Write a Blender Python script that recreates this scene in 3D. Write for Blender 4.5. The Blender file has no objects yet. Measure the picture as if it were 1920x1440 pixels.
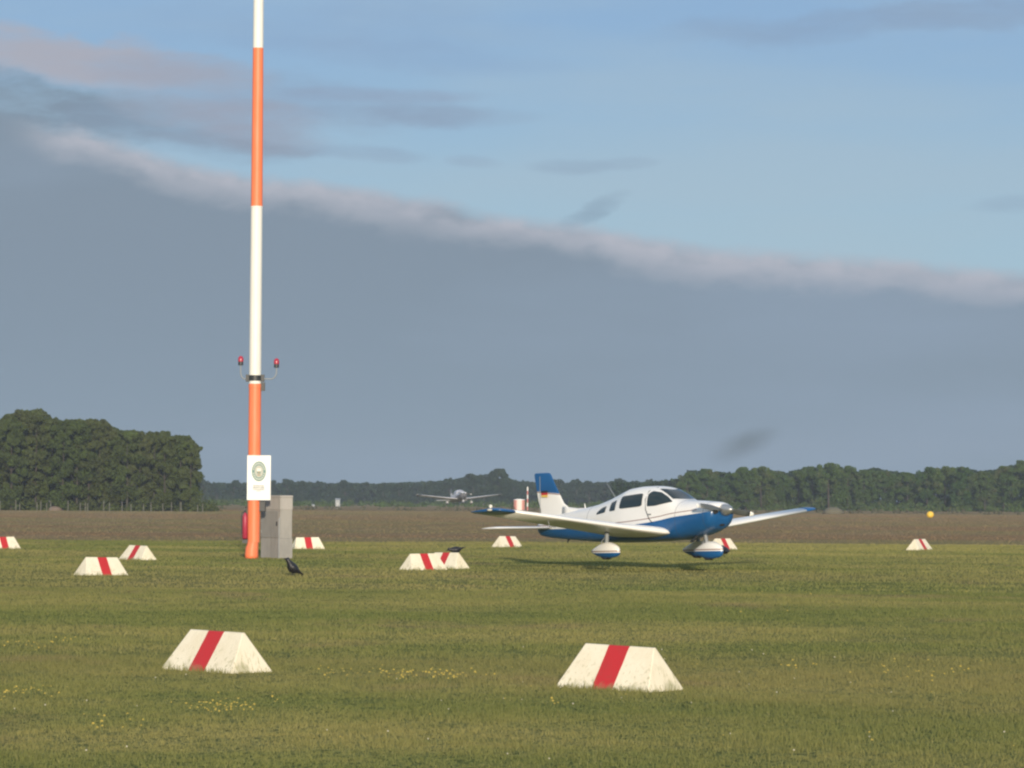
import bpy, bmesh, math, random
import numpy as np
from mathutils import Vector, Matrix
R = math.radians
rng = np.random.default_rng(7); random.seed(7)
SC = bpy.context.scene
COL = SC.collection

# ------------------------------------------------------------------ camera, sky, sun, exposure
H, F = 1.7, 6000.0            # eye height in metres, focal length in photo pixels (1920 wide)
SUN_EL, SUN_AZ = 11.0, 5.0    # low sun, behind the photographer and to the right
cam = bpy.data.cameras.new('camera'); camo = bpy.data.objects.new('camera', cam); COL.objects.link(camo)
cam.sensor_width = 36; cam.lens = 36 * F / 1920; cam.clip_start = .1; cam.clip_end = 9000
camo.location = (0, 0, H)
camo.rotation_euler = (Matrix.Rotation(R(90 + 2.07), 3, 'X') @ Matrix.Rotation(R(.36), 3, 'Z')).to_euler()
SC.camera = camo
SC.view_settings.view_transform = 'Standard'; SC.view_settings.look = 'None'
SC.view_settings.exposure = 0; SC.view_settings.gamma = 1
SC.render.resolution_x, SC.render.resolution_y = 1024, 768
SC.cycles.filter_width = 2.3
SC.cycles.max_bounces = 6; SC.cycles.diffuse_bounces = 2; SC.cycles.volume_bounces = 0
SC.cycles.transparent_max_bounces = 8

def lin(r, g, b):
    f = lambda c: (c/255)/12.92 if c/255 <= .04045 else ((c/255+.055)/1.055)**2.4
    return (f(r), f(g), f(b), 1)

class S:                       # a socket with arithmetic, so that node maths reads like maths
    def __init__(s, nt, k): s.nt, s.k = nt, k
    def _m(s, op, *a, clamp=False):
        n = s.nt.nodes.new('ShaderNodeMath'); n.operation = op; n.use_clamp = clamp
        for i, v in enumerate((s,)+a):
            if isinstance(v, S): s.nt.links.new(v.k, n.inputs[i])
            else: n.inputs[i].default_value = v
        return S(s.nt, n.outputs[0])
    def __add__(s, o): return s._m('ADD', o)
    def __sub__(s, o): return s._m('SUBTRACT', o)
    def __rsub__(s, o): return (s*-1)+o
    def __mul__(s, o): return s._m('MULTIPLY', o)
    def __truediv__(s, o): return s._m('DIVIDE', o)
    __radd__, __rmul__ = __add__, __mul__
    def f(s, op, *a): return s._m(op, *a)
    def step(s, a, b):         # smooth 0..1 between a and b
        n = s.nt.nodes.new('ShaderNodeMapRange'); n.interpolation_type = 'SMOOTHSTEP'
        s.nt.links.new(s.k, n.inputs[0]); n.inputs[1].default_value = a; n.inputs[2].default_value = b
        return S(s.nt, n.outputs[0])
def xyz(nt, sock):
    n = nt.nodes.new('ShaderNodeSeparateXYZ'); nt.links.new(sock, n.inputs[0]); return [S(nt, o) for o in n.outputs]
def comb(nt, *v):
    n = nt.nodes.new('ShaderNodeCombineXYZ')
    for i, a in enumerate(v):
        if isinstance(a, S): nt.links.new(a.k, n.inputs[i])
        else: n.inputs[i].default_value = a
    return n.outputs[0]
def noise(nt, vec, scale=1, detail=4, rough=.55, dist=0, color=False):
    n = nt.nodes.new('ShaderNodeTexNoise'); n.inputs['Scale'].default_value = scale
    n.inputs['Detail'].default_value = detail; n.inputs['Roughness'].default_value = rough
    n.inputs['Distortion'].default_value = dist; nt.links.new(vec, n.inputs['Vector'])
    return n.outputs['Color'] if color else S(nt, n.outputs['Fac'])
def mix(nt, fac, a, b):
    n = nt.nodes.new('ShaderNodeMix'); n.data_type = 'RGBA'
    for i, v in ((0, fac), (6, a), (7, b)):
        if isinstance(v, S): nt.links.new(v.k, n.inputs[i])
        elif isinstance(v, bpy.types.NodeSocket): nt.links.new(v, n.inputs[i])
        else: n.inputs[i].default_value = v
    return n.outputs[2]
def curve(nt, x, pts):
    n = nt.nodes.new('ShaderNodeFloatCurve'); c = n.mapping.curves[0]
    c.points[0].location = pts[0]; c.points[1].location = pts[-1]
    for p in pts[1:-1]: c.points.new(*p)
    n.mapping.update(); nt.links.new(x.k, n.inputs['Value']); return S(nt, n.outputs[0])

def build_world():
    w = bpy.data.worlds.new('World'); SC.world = w; w.use_nodes = True
    nt = w.node_tree; nt.nodes.clear()
    out = nt.nodes.new('ShaderNodeOutputWorld'); bg = nt.nodes.new('ShaderNodeBackground')
    nt.links.new(bg.outputs[0], out.inputs[0]); bg.inputs[1].default_value = .1
    sky = nt.nodes.new('ShaderNodeTexSky'); sky.sky_type = 'NISHITA'; sky.sun_disc = False
    sky.sun_elevation = R(SUN_EL); sky.sun_rotation = R(180 - SUN_AZ); sky.air_density = 1; sky.dust_density = .6
    tc = nt.nodes.new('ShaderNodeTexCoord'); x, y, z = xyz(nt, tc.outputs['Generated'])
    # azimuth and elevation of the direction, counted in 1/1920 and 1/1440 of 18.2 degrees
    P = (x.f('ARCTAN2', y)*F + 960)/1920
    Q = (z.f('ARCSINE')*-F + 937)/1440
    Pc = P.f('MAXIMUM', 0).f('MINIMUM', 1)
    n1 = noise(nt, comb(nt, P*3.2, Q*9, 0), 1, 6, .55)
    n2 = noise(nt, comb(nt, P*9, Q*26, 3.3), 1, 5, .6)
    n3 = noise(nt, comb(nt, P*2.0+5, Q*7, 9.1), 1, 5, .5)
    nr = noise(nt, comb(nt, P*9, Q*12, 6.6), 1, 4, .55)
    wv = (n1-.5)*.055 + (nr-.5)*.045
    K = lambda l: (l[0]*10, l[1]*10, l[2]*10, 1)
    C = lambda *a: K(lin(*a))
    fill_cloud = (1-Q.step(-1.2, -.5))*noise(nt, tc.outputs['Generated'], 3, 5, .6).step(.4, .6)   # unseen bright cloud, added high above the view as fill light
    # clear air: tinted sky, paler towards the bank and in thin veils
    veil = n3.step(.35, .7)*.55
    base = mix(nt, Q.step(-.05, .34), C(134, 171, 214), C(152, 187, 214))
    base = mix(nt, veil*1.2, base, C(160, 184, 207))
    clear = mix(nt, .82, sky.outputs[0], base)
    # broken cloud in the clear part, each puff an ellipse of sky with a ragged edge
    sw = nt.nodes.new('ShaderNodeSeparateXYZ'); nt.links.new(noise(nt, comb(nt, P*7, Q*13, 2.2), 1, 5, .6, color=True), sw.inputs[0])
    wu, wz = (S(nt, sw.outputs[0])-.5), (S(nt, sw.outputs[1])-.5)
    c = clear
    nf = noise(nt, comb(nt, P*13+Q*6, Q*38-P*3, 4.4), 1, 6, .62); fib = nf.step(.3, .66)*.45+.55
    for px, py, sx, sy, a, al, col in (
        (40, 215, 300, 62, .12, .95, (128, 146, 163)), (330, 255, 250, 40, .10, .55, (134, 152, 174)), (560, 205, 330, 46, .03, .45, (140, 158, 182)),
        (1700, 42, 420, 34, -.05, .5, (136, 153, 178)), (600, 60, 420, 50, 0, .3, (140, 165, 196)), (760, 110, 300, 30, .05, .3, (138, 162, 194)),
        (20, 112, 210, 52, .03, 1, (172, 175, 187)), (170, 130, 190, 52, .12, 1, (170, 173, 186)), (330, 152, 170, 36, .08, .8, (160, 166, 182)),
        (320, 220, 130, 34, .15, .75, (158, 165, 181)), (470, 240, 150, 46, .1, .75, (156, 162, 179)), (430, 276, 150, 17, .1, .6, (140, 153, 172)),
        (700, 184, 210, 17, .0, .6, (144, 157, 181)), (790, 222, 220, 22, .0, .55, (139, 155, 179)), (670, 292, 120, 17, .05, .6, (140, 155, 178)),
        (890, 303, 60, 13, .05, .4, (140, 155, 178)), (1062, 313, 75, 15, 0, .5, (136, 155, 178)), (1165, 308, 60, 13, 0, .4, (140, 158, 181)),
        (1110, 398, 75, 22, -.45, .6, (124, 144, 165)), (1890, 385, 80, 18, 0, .4, (134, 154, 178))):
        u = (P-px/1920)*(1920/sx) + wu*2.0*(90/sx); v = (Q-py/1440)*(1440/sy) - u*(a*sx/sy) + wz*(2.6 if sy > 25 else 2.0)*min(1, 60/sy)
        c = mix(nt, (1-(u*u+v*v).step(0, 1.5))*fib*al*(1 if sx > 140 else .7), c, C(*col))
    # the great grey bank with its paler rim
    edge = curve(nt, Pc, [(0, .160), (.04, .172), (.1, .187), (.2, .224), (.31, .244), (.42, .263), (.5, .285), (.56, .295), (.66, .317), (.8, .333), (1, .352)])
    nh = noise(nt, comb(nt, P*22, Q*26, 8.8), 1, 6, .6)
    e = Q + wv*.35 + (nh-.5)*.022 - edge
    bank = (e + wz*.02).step(-.010, .014)
    rim = 1-(e + (nr-.5)*.05 + (nh-.5)*.02).step(.014, .053)
    body = mix(nt, Q.step(.3, .66), C(132, 148, 164), C(135, 154, 170))
    body = mix(nt, ((n3-.5)*1.6+P*.3).f('MAXIMUM', 0).f('MINIMUM', 1), body, C(145, 163, 183))
    bcol = mix(nt, rim*(nh.step(.25, .7)*.5+.5)*nr.step(.1, .5)*P.step(.0, .07), body, C(180, 184, 195))
    c = mix(nt, bank, c, bcol)
    c = mix(nt, fill_cloud*.8, c, C(214, 218, 226))
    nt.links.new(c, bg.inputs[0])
build_world()
sun = bpy.data.lights.new('sun', 'SUN'); suno = bpy.data.objects.new('sun', sun); COL.objects.link(suno)
sun.energy = 4.3; sun.angle = R(2.5); sun.color = (1, .86, .66)
sd = Vector((math.sin(R(SUN_AZ))*math.cos(R(SUN_EL)), -math.cos(R(SUN_AZ))*math.cos(R(SUN_EL)), math.sin(R(SUN_EL))))
suno.rotation_euler = sd.to_track_quat('Z', 'Y').to_euler()

# ------------------------------------------------------------------ helpers
def yh(px): return 937 + (px-960)*.0063
def gnd(px, py):               # where a sight line meets the flat field
    D = F*H/(py-yh(px)); return ((px-960)/F*D, D)
def atd(px, D): return ((px-960)/F*D, D)

def tag(o, label=None, cat=None, group=None, kind=None):
    for k, v in (('label', label), ('category', cat), ('group', group), ('kind', kind)):
        if v: o[k] = v
    return o
def empty(name, loc=(0, 0, 0), rot=None):
    o = bpy.data.objects.new(name, None); COL.objects.link(o); o.location = loc
    if rot is not None: o.rotation_euler = rot
    o.empty_display_size = .2
    return o
def copy_tree(o, parent=None):
    kids = [c for c in SC.objects if c.parent == o] if parent is None else list(o.children)
    c = o.copy(); COL.objects.link(c)
    if parent: c.parent = parent
    for ch in list(o.children): copy_tree(ch, c)
    return c

class MB:                      # gathers verts and faces for ONE mesh object
    def __init__(s): s.v, s.f, s.m, s.sm = [], [], [], []
    def add(s, vs, fs, m=0, smooth=False):
        k = len(s.v); s.v += [tuple(v) for v in vs]
        for f in fs: s.f.append(tuple(i+k for i in f)); s.m.append(m); s.sm.append(smooth)
        return s
    def box(s, x0, x1, y0, y1, z0, z1, m=0, M=None):
        v = [Vector(p) for p in ((x0,y0,z0),(x1,y0,z0),(x1,y1,z0),(x0,y1,z0),(x0,y0,z1),(x1,y0,z1),(x1,y1,z1),(x0,y1,z1))]
        if M: v = [M @ p for p in v]
        return s.add(v, [(3,2,1,0),(4,5,6,7),(0,1,5,4),(1,2,6,5),(2,3,7,6),(3,0,4,7)], m)
    def tube(s, pts, rad, n=12, m=0, cap=True, smooth=True):
        pts = [Vector(p) for p in pts]; r = rad if isinstance(rad, (list, tuple)) else [rad]*len(pts)
        vs, fs = [], []; up = None
        for i, p in enumerate(pts):
            t = (pts[min(i+1, len(pts)-1)]-pts[max(i-1, 0)]).normalized()
            if up is None: up = t.orthogonal().normalized()
            up = (up - t*up.dot(t)).normalized(); b = t.cross(up)
            vs += [p + (up*math.cos(a)+b*math.sin(a))*r[i] for a in (2*math.pi*k/n for k in range(n))]
        for i in range(len(pts)-1):
            for k in range(n): fs.append((i*n+k, i*n+(k+1)%n, (i+1)*n+(k+1)%n, (i+1)*n+k))
        s.add(vs, fs, m, smooth)
        if cap:
            s.add(vs[:n], [tuple(range(n))[::-1]], m); s.add(vs[-n:], [tuple(range(n))], m)
        return s
    def loft(s, rings, m=0, cap=True, smooth=True):
        n = len(rings[0]); vs = [p for r in rings for p in r]; fs = []
        for i in range(len(rings)-1):
            for k in range(n): fs.append((i*n+k, i*n+(k+1)%n, (i+1)*n+(k+1)%n, (i+1)*n+k))
        k0 = len(s.v); s.add(vs, fs, m, smooth)
        if cap:
            s.f += [tuple(k0+i for i in range(n))[::-1], tuple(k0+(len(rings)-1)*n+i for i in range(n))]
            s.m += [m, m]; s.sm += [False, False]
        return s
    def ell(s, c, r, n=12, k=8, m=0, M=None):
        rings = []
        for i in range(k+1):
            t = math.pi*(i+.02 if i == 0 else i-.02 if i == k else i)/k
            ring = [Vector((r[0]*math.sin(t)*math.cos(2*math.pi*j/n), r[1]*math.sin(t)*math.sin(2*math.pi*j/n), -r[2]*math.cos(t))) for j in range(n)]
            if M: ring = [M @ p for p in ring]
            rings.append([p + Vector(c) for p in ring])
        return s.loft(rings, m)
    def build(s, name, mats, parent=None, bevel=0, sharp=35):
        me = bpy.data.meshes.new(name); me.from_pydata(s.v, [], s.f)
        for m in (mats if isinstance(mats, (list, tuple)) else [mats]): me.materials.append(m)
        me.polygons.foreach_set('material_index', s.m); me.polygons.foreach_set('use_smooth', s.sm)
        bm = bmesh.new(); bm.from_mesh(me)
        bmesh.ops.recalc_face_normals(bm, faces=bm.faces)
        if bevel:
            es = [e for e in bm.edges if len(e.link_faces) == 2 and e.calc_face_angle(0) > R(sharp)]
            bmesh.ops.bevel(bm, geom=es, offset=bevel, segments=2, profile=.6, affect='EDGES', clamp_overlap=True)
        bm.to_mesh(me); bm.free()
        me.validate()
        o = bpy.data.objects.new(name, me); COL.objects.link(o)
        if parent: o.parent = parent
        return o

def npmesh(name, verts, faces, mats, midx=None, attrs=None, parent=None):   # big meshes from arrays; faces (n,3) or (n,4)
    me = bpy.data.meshes.new(name); nv, nf, k = len(verts), len(faces), faces.shape[1]
    me.vertices.add(nv); me.vertices.foreach_set('co', np.asarray(verts, np.float32).ravel())
    me.loops.add(nf*k); me.loops.foreach_set('vertex_index', faces.astype(np.int32).ravel())
    me.polygons.add(nf); me.polygons.foreach_set('loop_start', np.arange(0, nf*k, k, dtype=np.int32))
    me.polygons.foreach_set('loop_total', np.full(nf, k, np.int32))
    for m in mats: me.materials.append(m)
    if midx is not None: me.polygons.foreach_set('material_index', midx.astype(np.int32))
    for a, v in (attrs or {}).items():
        at = me.attributes.new(a, 'FLOAT', 'POINT'); at.data.foreach_set('value', np.asarray(v, np.float32))
    me.update(calc_edges=True)
    o = bpy.data.objects.new(name, me); COL.objects.link(o)
    if parent: o.parent = parent
    return o

# ------------------------------------------------------------------ materials
def mat(name, rgb, rough=.6, metal=0, spec=.5, coat=0, dirt=None, dscale=3, bump=0, bscale=40, emit=None):
    m = bpy.data.materials.new(name); m.use_nodes = True; nt = m.node_tree; b = nt.nodes['Principled BSDF']
    col = tuple(rgb)+(1,) if len(rgb) == 3 else rgb
    b.inputs['Roughness'].default_value = rough; b.inputs['Metallic'].default_value = metal
    b.inputs['Specular IOR Level'].default_value = spec; b.inputs['Coat Weight'].default_value = coat
    tc = nt.nodes.new('ShaderNodeTexCoord')
    n = noise(nt, tc.outputs['Object'], dscale, 5, .6)
    d = dirt if dirt else tuple(c*.82 for c in col[:3])
    nt.links.new(mix(nt, n.step(.45, .8), col, tuple(d)+(1,)), b.inputs['Base Color'])
    if bump:
        bp = nt.nodes.new('ShaderNodeBump'); bp.inputs['Strength'].default_value = bump; bp.inputs['Distance'].default_value = .01
        nt.links.new(noise(nt, tc.outputs['Object'], bscale, 3).k, bp.inputs['Height']); nt.links.new(bp.outputs[0], b.inputs['Normal'])
    if emit: b.inputs['Emission Color'].default_value = emit+(1,); b.inputs['Emission Strength'].default_value = 1
    return m

def field_colour(nt, pos):
    x, y, z = xyz(nt, pos)
    flat = comb(nt, x, y, 0)
    a = noise(nt, comb(nt, x*.10, y*.16, 1), 1, 5, .6)
    b = noise(nt, comb(nt, x*.02+3, y*.05, 5), 1, 4, .5)
    c = noise(nt, flat, 2.2, 4, .65)
    col = mix(nt, a.step(.38, .66), (.192, .212, .070, 1), (.305, .276, .104, 1))
    col = mix(nt, c.step(.4, .75)*.4, col, (.150, .178, .06, 1))
    col = mix(nt, b.step(.48, .62)*.6, col, (.26, .235, .095, 1))
    dry = noise(nt, comb(nt, x*.35+8, y*.22, 2), 1, 5, .6).step(.55, .72)
    col = mix(nt, dry*.6, col, (.27, .21, .115, 1))
    edge_light = y.step(86, 112)*x.step(-6, 10)*a.step(.25, .5)
    col = mix(nt, edge_light*.55, col, (.34, .31, .11, 1))
    return col, x, y

def grass_mat():
    m = bpy.data.materials.new('grass_blades'); m.use_nodes = True; nt = m.node_tree; nt.nodes.clear()
    out = nt.nodes.new('ShaderNodeOutputMaterial'); g = nt.nodes.new('ShaderNodeNewGeometry')
    col, x, y = field_colour(nt, g.outputs['Position'])
    at = nt.nodes.new('ShaderNodeAttribute'); at.attribute_name = 'tint'; t = S(nt, at.outputs['Fac'])
    col = mix(nt, t.step(.72, 1)*.5, col, (.38, .33, .16, 1))
    col = mix(nt, (1-t.step(0, .3))*.28, col, (.12, .15, .045, 1))
    d = nt.nodes.new('ShaderNodeBsdfDiffuse'); tr = nt.nodes.new('ShaderNodeBsdfTranslucent'); mx = nt.nodes.new('ShaderNodeMixShader')
    nt.links.new(col, d.inputs[0]); nt.links.new(col, tr.inputs[0]); mx.inputs[0].default_value = .25
    nt.links.new(d.outputs[0], mx.inputs[1]); nt.links.new(tr.outputs[0], mx.inputs[2]); nt.links.new(mx.outputs[0], out.inputs[0])
    return m
def soil_mat(name, colfn, rag=7):     # turf seen as a sheet: the normals of its blades point every way
    m = bpy.data.materials.new(name); m.use_nodes = True; nt = m.node_tree; nt.nodes.clear()
    out = nt.nodes.new('ShaderNodeOutputMaterial'); g = nt.nodes.new('ShaderNodeNewGeometry')
    col = colfn(nt, g.outputs['Position'])
    nc = noise(nt, g.outputs['Position'], 22, 2, .6, color=True)
    sub = nt.nodes.new('ShaderNodeVectorMath'); sub.operation = 'MULTIPLY_ADD'
    nt.links.new(nc, sub.inputs[0]); sub.inputs[1].default_value = (rag, rag, 2); sub.inputs[2].default_value = (-rag/2, -rag/2, -.3)
    nn = nt.nodes.new('ShaderNodeVectorMath'); nn.operation = 'NORMALIZE'; nt.links.new(sub.outputs[0], nn.inputs[0])
    d = nt.nodes.new('ShaderNodeBsdfDiffuse'); nt.links.new(col, d.inputs[0]); nt.links.new(nn.outputs[0], d.inputs['Normal'])
    nt.links.new(d.outputs[0], out.inputs[0]); return m
def heath_colour(nt, pos):
    x, y, z = xyz(nt, pos)
    a = noise(nt, comb(nt, x*.012, y*.05, 1), 1, 5, .55); b = noise(nt, comb(nt, x*.08, y*.12, 7), 1, 4, .6)
    col = mix(nt, a.step(.4, .62), (.275, .188, .105, 1), (.25, .212, .100, 1))
    col = mix(nt, b.step(.42, .7)*.6, col, (.28, .215, .135, 1))
    return col
M_turf = soil_mat('turf_ground', lambda nt, p: field_colour(nt, p)[0])
M_heathg = soil_mat('heath_ground', heath_colour, 4)
def heath_blade_mat():
    m = bpy.data.materials.new('heath_stalks'); m.use_nodes = True; nt = m.node_tree; nt.nodes.clear()
    out = nt.nodes.new('ShaderNodeOutputMaterial'); g = nt.nodes.new('ShaderNodeNewGeometry')
    col = heath_colour(nt, g.outputs['Position'])
    at = nt.nodes.new('ShaderNodeAttribute'); at.attribute_name = 'tint'
    col = mix(nt, S(nt, at.outputs['Fac']).step(.5, 1)*.5, col, (.20, .15, .10, 1))
    d = nt.nodes.new('ShaderNodeBsdfDiffuse'); nt.links.new(col, d.inputs[0]); nt.links.new(d.outputs[0], out.inputs[0]); return m
M_grass, M_heath = grass_mat(), heath_blade_mat()

def leaf_mat(name, c1, c2, c3):
    m = bpy.data.materials.new(name); m.use_nodes = True; nt = m.node_tree; nt.nodes.clear()
    out = nt.nodes.new('ShaderNodeOutputMaterial'); g = nt.nodes.new('ShaderNodeNewGeometry')
    oi = nt.nodes.new('ShaderNodeObjectInfo')
    at = nt.nodes.new('ShaderNodeAttribute'); at.attribute_name = 'tint'; t = S(nt, at.outputs['Fac'])
    n = noise(nt, g.outputs['Position'], .35, 3, .6)
    rnd = S(nt, oi.outputs['Random'])
    col = mix(nt, rnd, c1+(1,), c2+(1,))
    col = mix(nt, n.step(.5, .72)*.8, col, c3+(1,))
    col = mix(nt, t*.45, col, tuple(c*.45 for c in c1)+(1,))
    d = nt.nodes.new('ShaderNodeBsdfDiffuse'); tr = nt.nodes.new('ShaderNodeBsdfTranslucent'); mx = nt.nodes.new('ShaderNodeMixShader')
    nt.links.new(col, d.inputs[0]); nt.links.new(col, tr.inputs[0]); mx.inputs[0].default_value = .2
    nt.links.new(d.outputs[0], mx.inputs[1]); nt.links.new(tr.outputs[0], mx.inputs[2]); nt.links.new(mx.outputs[0], out.inputs[0])
    return m
M_leaf_l = leaf_mat('leaves_olive', (.080, .112, .036), (.105, .120, .048), (.115, .165, .045))
M_leaf_r = leaf_mat('leaves_green', (.066, .124, .036), (.105, .150, .045), (.15, .145, .080))
M_leaf_d = leaf_mat('leaves_dark', (.034, .064, .036), (.048, .076, .040), (.062, .088, .044))
M_bark = mat('bark_pale', (.075, .07, .058), .9, dirt=(.07, .065, .055), dscale=1.5)
M_barkd = mat('bark_dark', (.065, .055, .045), .9, dscale=2)

# ------------------------------------------------------------------ ground
EDGE = lambda x: 122 + 7*np.sin(x*.021+1) - x*.10 + 2.0*np.sin(x*.13) + .8*np.sin(x*.6+2)
def sheet(name, xs, ylow, yhigh, m, rows):
    v, f = [], []; n = len(xs)
    for j in range(rows+1):
        t = j/rows
        for x in xs: v.append((x, ylow(x)*(1-t)+yhigh(x)*t, 0))
    for j in range(rows):
        for i in range(n-1): a = j*n+i; f.append((a, a+1, a+n+1, a+n))
    me = bpy.data.meshes.new(name); me.from_pydata(v, [], f); me.materials.append(m)
    o = bpy.data.objects.new(name, me); COL.objects.link(o); return o
xs = [-4000, -1500, -600, -200] + [i*1.0 for i in range(-120, 121)] + [200, 600, 1500, 4000]
def edge_c(x): return float(EDGE(max(-120, min(120, x))))
tag(sheet('lawn', xs, lambda x: -150, edge_c, M_turf, 4), kind='structure')
tag(sheet('heath_field', xs, edge_c, lambda x: 6000, M_heathg, 6), kind='structure')

def blades(y0, y1, per_m2, hgt, wid, half=.205, per=12, spread=.05, lean=.5, ymax=None, falloff=False):
    area = half*(y1*y1-y0*y0); n = int(area*per_m2)
    y = np.sqrt(rng.uniform(y0*y0, y1*y1, n)); x = rng.uniform(-half, half, n)*y
    if ymax is not None: k = y < ymax(x) - .05; x, y = x[k], y[k]
    n = len(x)
    pat = .5+.5*np.sin(x*1.3+np.sin(y*.9)*2)*np.sin(y*.7+np.sin(x*.8)*1.5)
    hs = (hgt*(.55+.75*pat)*rng.uniform(.6, 1.2, n))
    X = np.repeat(x, per) + rng.normal(0, spread, n*per); Y = np.repeat(y, per) + rng.normal(0, spread, n*per)
    hh = np.repeat(hs, per)*rng.uniform(.5, 1.25, n*per); N = n*per
    a = rng.uniform(0, 2*np.pi, N); w = wid*rng.uniform(.6, 1.3, N)*.5
    dx, dy = np.cos(a)*w, np.sin(a)*w; b = rng.uniform(0, 2*np.pi, N); l = rng.uniform(0, lean, N)*hh
    z0 = np.full(N, -.005)
    v = np.stack([np.stack([X-dx, Y-dy, z0], 1), np.stack([X+dx, Y+dy, z0], 1), np.stack([X+np.cos(b)*l, Y+np.sin(b)*l, hh], 1)], 1).reshape(-1, 3)
    f = np.arange(N*3).reshape(-1, 3)
    t = np.repeat(np.clip(np.repeat(rng.uniform(0, 1, n), per)*.4 + rng.uniform(0, 1, N)*.6, 0, 1), 3)
    return v, f, t
def merge(parts):
    V, Fa, T, k = [], [], [], 0
    for v, f, t in parts: V.append(v); Fa.append(f+k); T.append(t); k += len(v)
    return np.concatenate(V), np.concatenate(Fa), np.concatenate(T)
v, f, t = merge([blades(18, 34, 130, .034, .007, per=13, spread=.055, lean=.8),
                 blades(34, 60, 56, .036, .012, per=10, spread=.09, lean=.8),
                 blades(60, 138, 11, .04, .03, per=9, spread=.18, ymax=EDGE)])
tag(npmesh('short_grass', v, f, [M_grass], attrs={'tint': t}), 'short mown grass covering the airfield lawn', 'grass', kind='stuff')
v, f, t = blades(112, 450, .7, .022, .10, per=8, spread=.6, half=.2, lean=1.5)
k = v[::3, 1] > EDGE(v[::3, 0]) + .1; kk = np.repeat(k, 3)
v = v[kk]; t = t[kk]; f = np.arange(len(v)).reshape(-1, 3)
tag(npmesh('heath_stalks', v, f, [M_heath], attrs={'tint': t}), 'brown dry heath stalks covering the field beyond the lawn', 'heath', kind='stuff')

# ------------------------------------------------------------------ wildflowers and tall weeds
M_yel = mat('petal_yellow', (.50, .38, .07), .6); M_pale = mat('petal_pale', (.6, .55, .42), .6); M_stalk = mat('stalk_green', (.09, .11, .035), .8)
def flowers():
    mb = MB()
    spots = [(820, 1276, 95, 7, 60), (760, 1278, 30, 6, 20), (40, 1310, 60, 6, 34), (430, 1340, 75, 9, 60), (620, 1272, 40, 6, 18), (60, 1222, 70, 6, 18),
             (120, 1210, 60, 5, 10), (1730, 1268, 90, 14, 26), (1520, 1262, 60, 10, 10), (1560, 1115, 160, 12, 14), (1050, 1328, 20, 4, 4),
             (220, 1375, 60, 16, 12), (1630, 1400, 20, 6, 2), (1300, 1262, 6, 5, 2), (1840, 1120, 60, 16, 8), (1450, 1130, 120, 20, 12), (1515, 1215, 10, 5, 3)]
    for px, py, sx, sy, n in spots:
        for _ in range(n):
            x, y = gnd(px+random.gauss(0, sx*.55), py+random.gauss(0, sy*.6)); h = random.uniform(.05, .11)
            r = random.uniform(.006, .013); a = random.uniform(0, 6); mi = 0
            mb.box(x-.0015, x+.0015, y-.0015, y+.0015, 0, h, 2)
            tilt = Matrix.Rotation(random.uniform(.2, 1.1), 3, 'X') @ Matrix.Rotation(a, 3, 'Z')
            c = Vector((x, y, h)); vs = [c+tilt @ Vector((0, 0, -.3*r))]
            for k in range(10):
                q = r*(1 if k % 2 else .62); vs.append(c+tilt @ Vector((q*math.cos(k*math.pi/5), q*math.sin(k*math.pi/5), .15*r)))
            mb.add(vs, [(0, 1+k, 1+(k+1) % 10) for k in range(10)], mi)
    for _ in range(60):       # scattered pale heads
        px, py = random.uniform(0, 1920), random.uniform(1200, 1440)
        x, y = gnd(px, py); h = random.uniform(.04, .09); r = random.uniform(.004, .008)
        mb.box(x-.0015, x+.0015, y-.0015, y+.0015, 0, h, 2)
        mb.ell((x, y, h), (r, r, r*.8), 6, 4, 0 if random.random() < .35 else 1)
    return mb
tag(flowers().build('wildflowers', [M_yel, M_pale, M_stalk]), 'small yellow wildflowers in drifts over the mown lawn', 'wildflowers', kind='stuff')

# ------------------------------------------------------------------ wedge markers
def marker_mat():
    m = bpy.data.materials.new('marker_paint'); m.use_nodes = True; nt = m.node_tree; b = nt.nodes['Principled BSDF']
    tc = nt.nodes.new('ShaderNodeTexCoord'); x, y, z = xyz(nt, tc.outputs['Object'])
    oi = nt.nodes.new('ShaderNodeObjectInfo'); r = S(nt, oi.outputs['Random'])*40
    jx = x + (noise(nt, comb(nt, x*9, y*9, z*9+r), 1, 4)-.5)*.012
    red = jx.f('ABSOLUTE').f('LESS_THAN', .118)
    n = noise(nt, comb(nt, x*5+r, y*5, z*1.6), 1, 5, .65)
    streak = noise(nt, comb(nt, x*34+r, y*34, z*3), 1, 4, .6)
    low = 1-z.step(.0, .30)
    w = mix(nt, n.step(.4, .7)*.5, (.86, .78, .60, 1), (.74, .64, .44, 1))
    w = mix(nt, streak.step(.53, .66)*(low*.75+.16), w, (.42, .39, .20, 1))
    rd = mix(nt, n.step(.4, .8)*.6, (.52, .020, .022, 1), (.40, .035, .030, 1))
    rd = mix(nt, streak.step(.6, .72)*low*.7, rd, (.20, .09, .04, 1))
    c = mix(nt, red, w, rd)
    c = mix(nt, (n+low*.35).step(.78, .95)*.5*low, c, (.25, .26, .12, 1))
    nt.links.new(c, b.inputs['Base Color']); b.inputs['Roughness'].default_value = .55
    bp = nt.nodes.new('ShaderNodeBump'); bp.inputs['Strength'].default_value = .4; bp.inputs['Distance'].default_value = .008
    nt.links.new(n.k, bp.inputs['Height']); nt.links.new(bp.outputs[0], b.inputs['Normal'])
    return m
M_mark = marker_mat()
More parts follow.
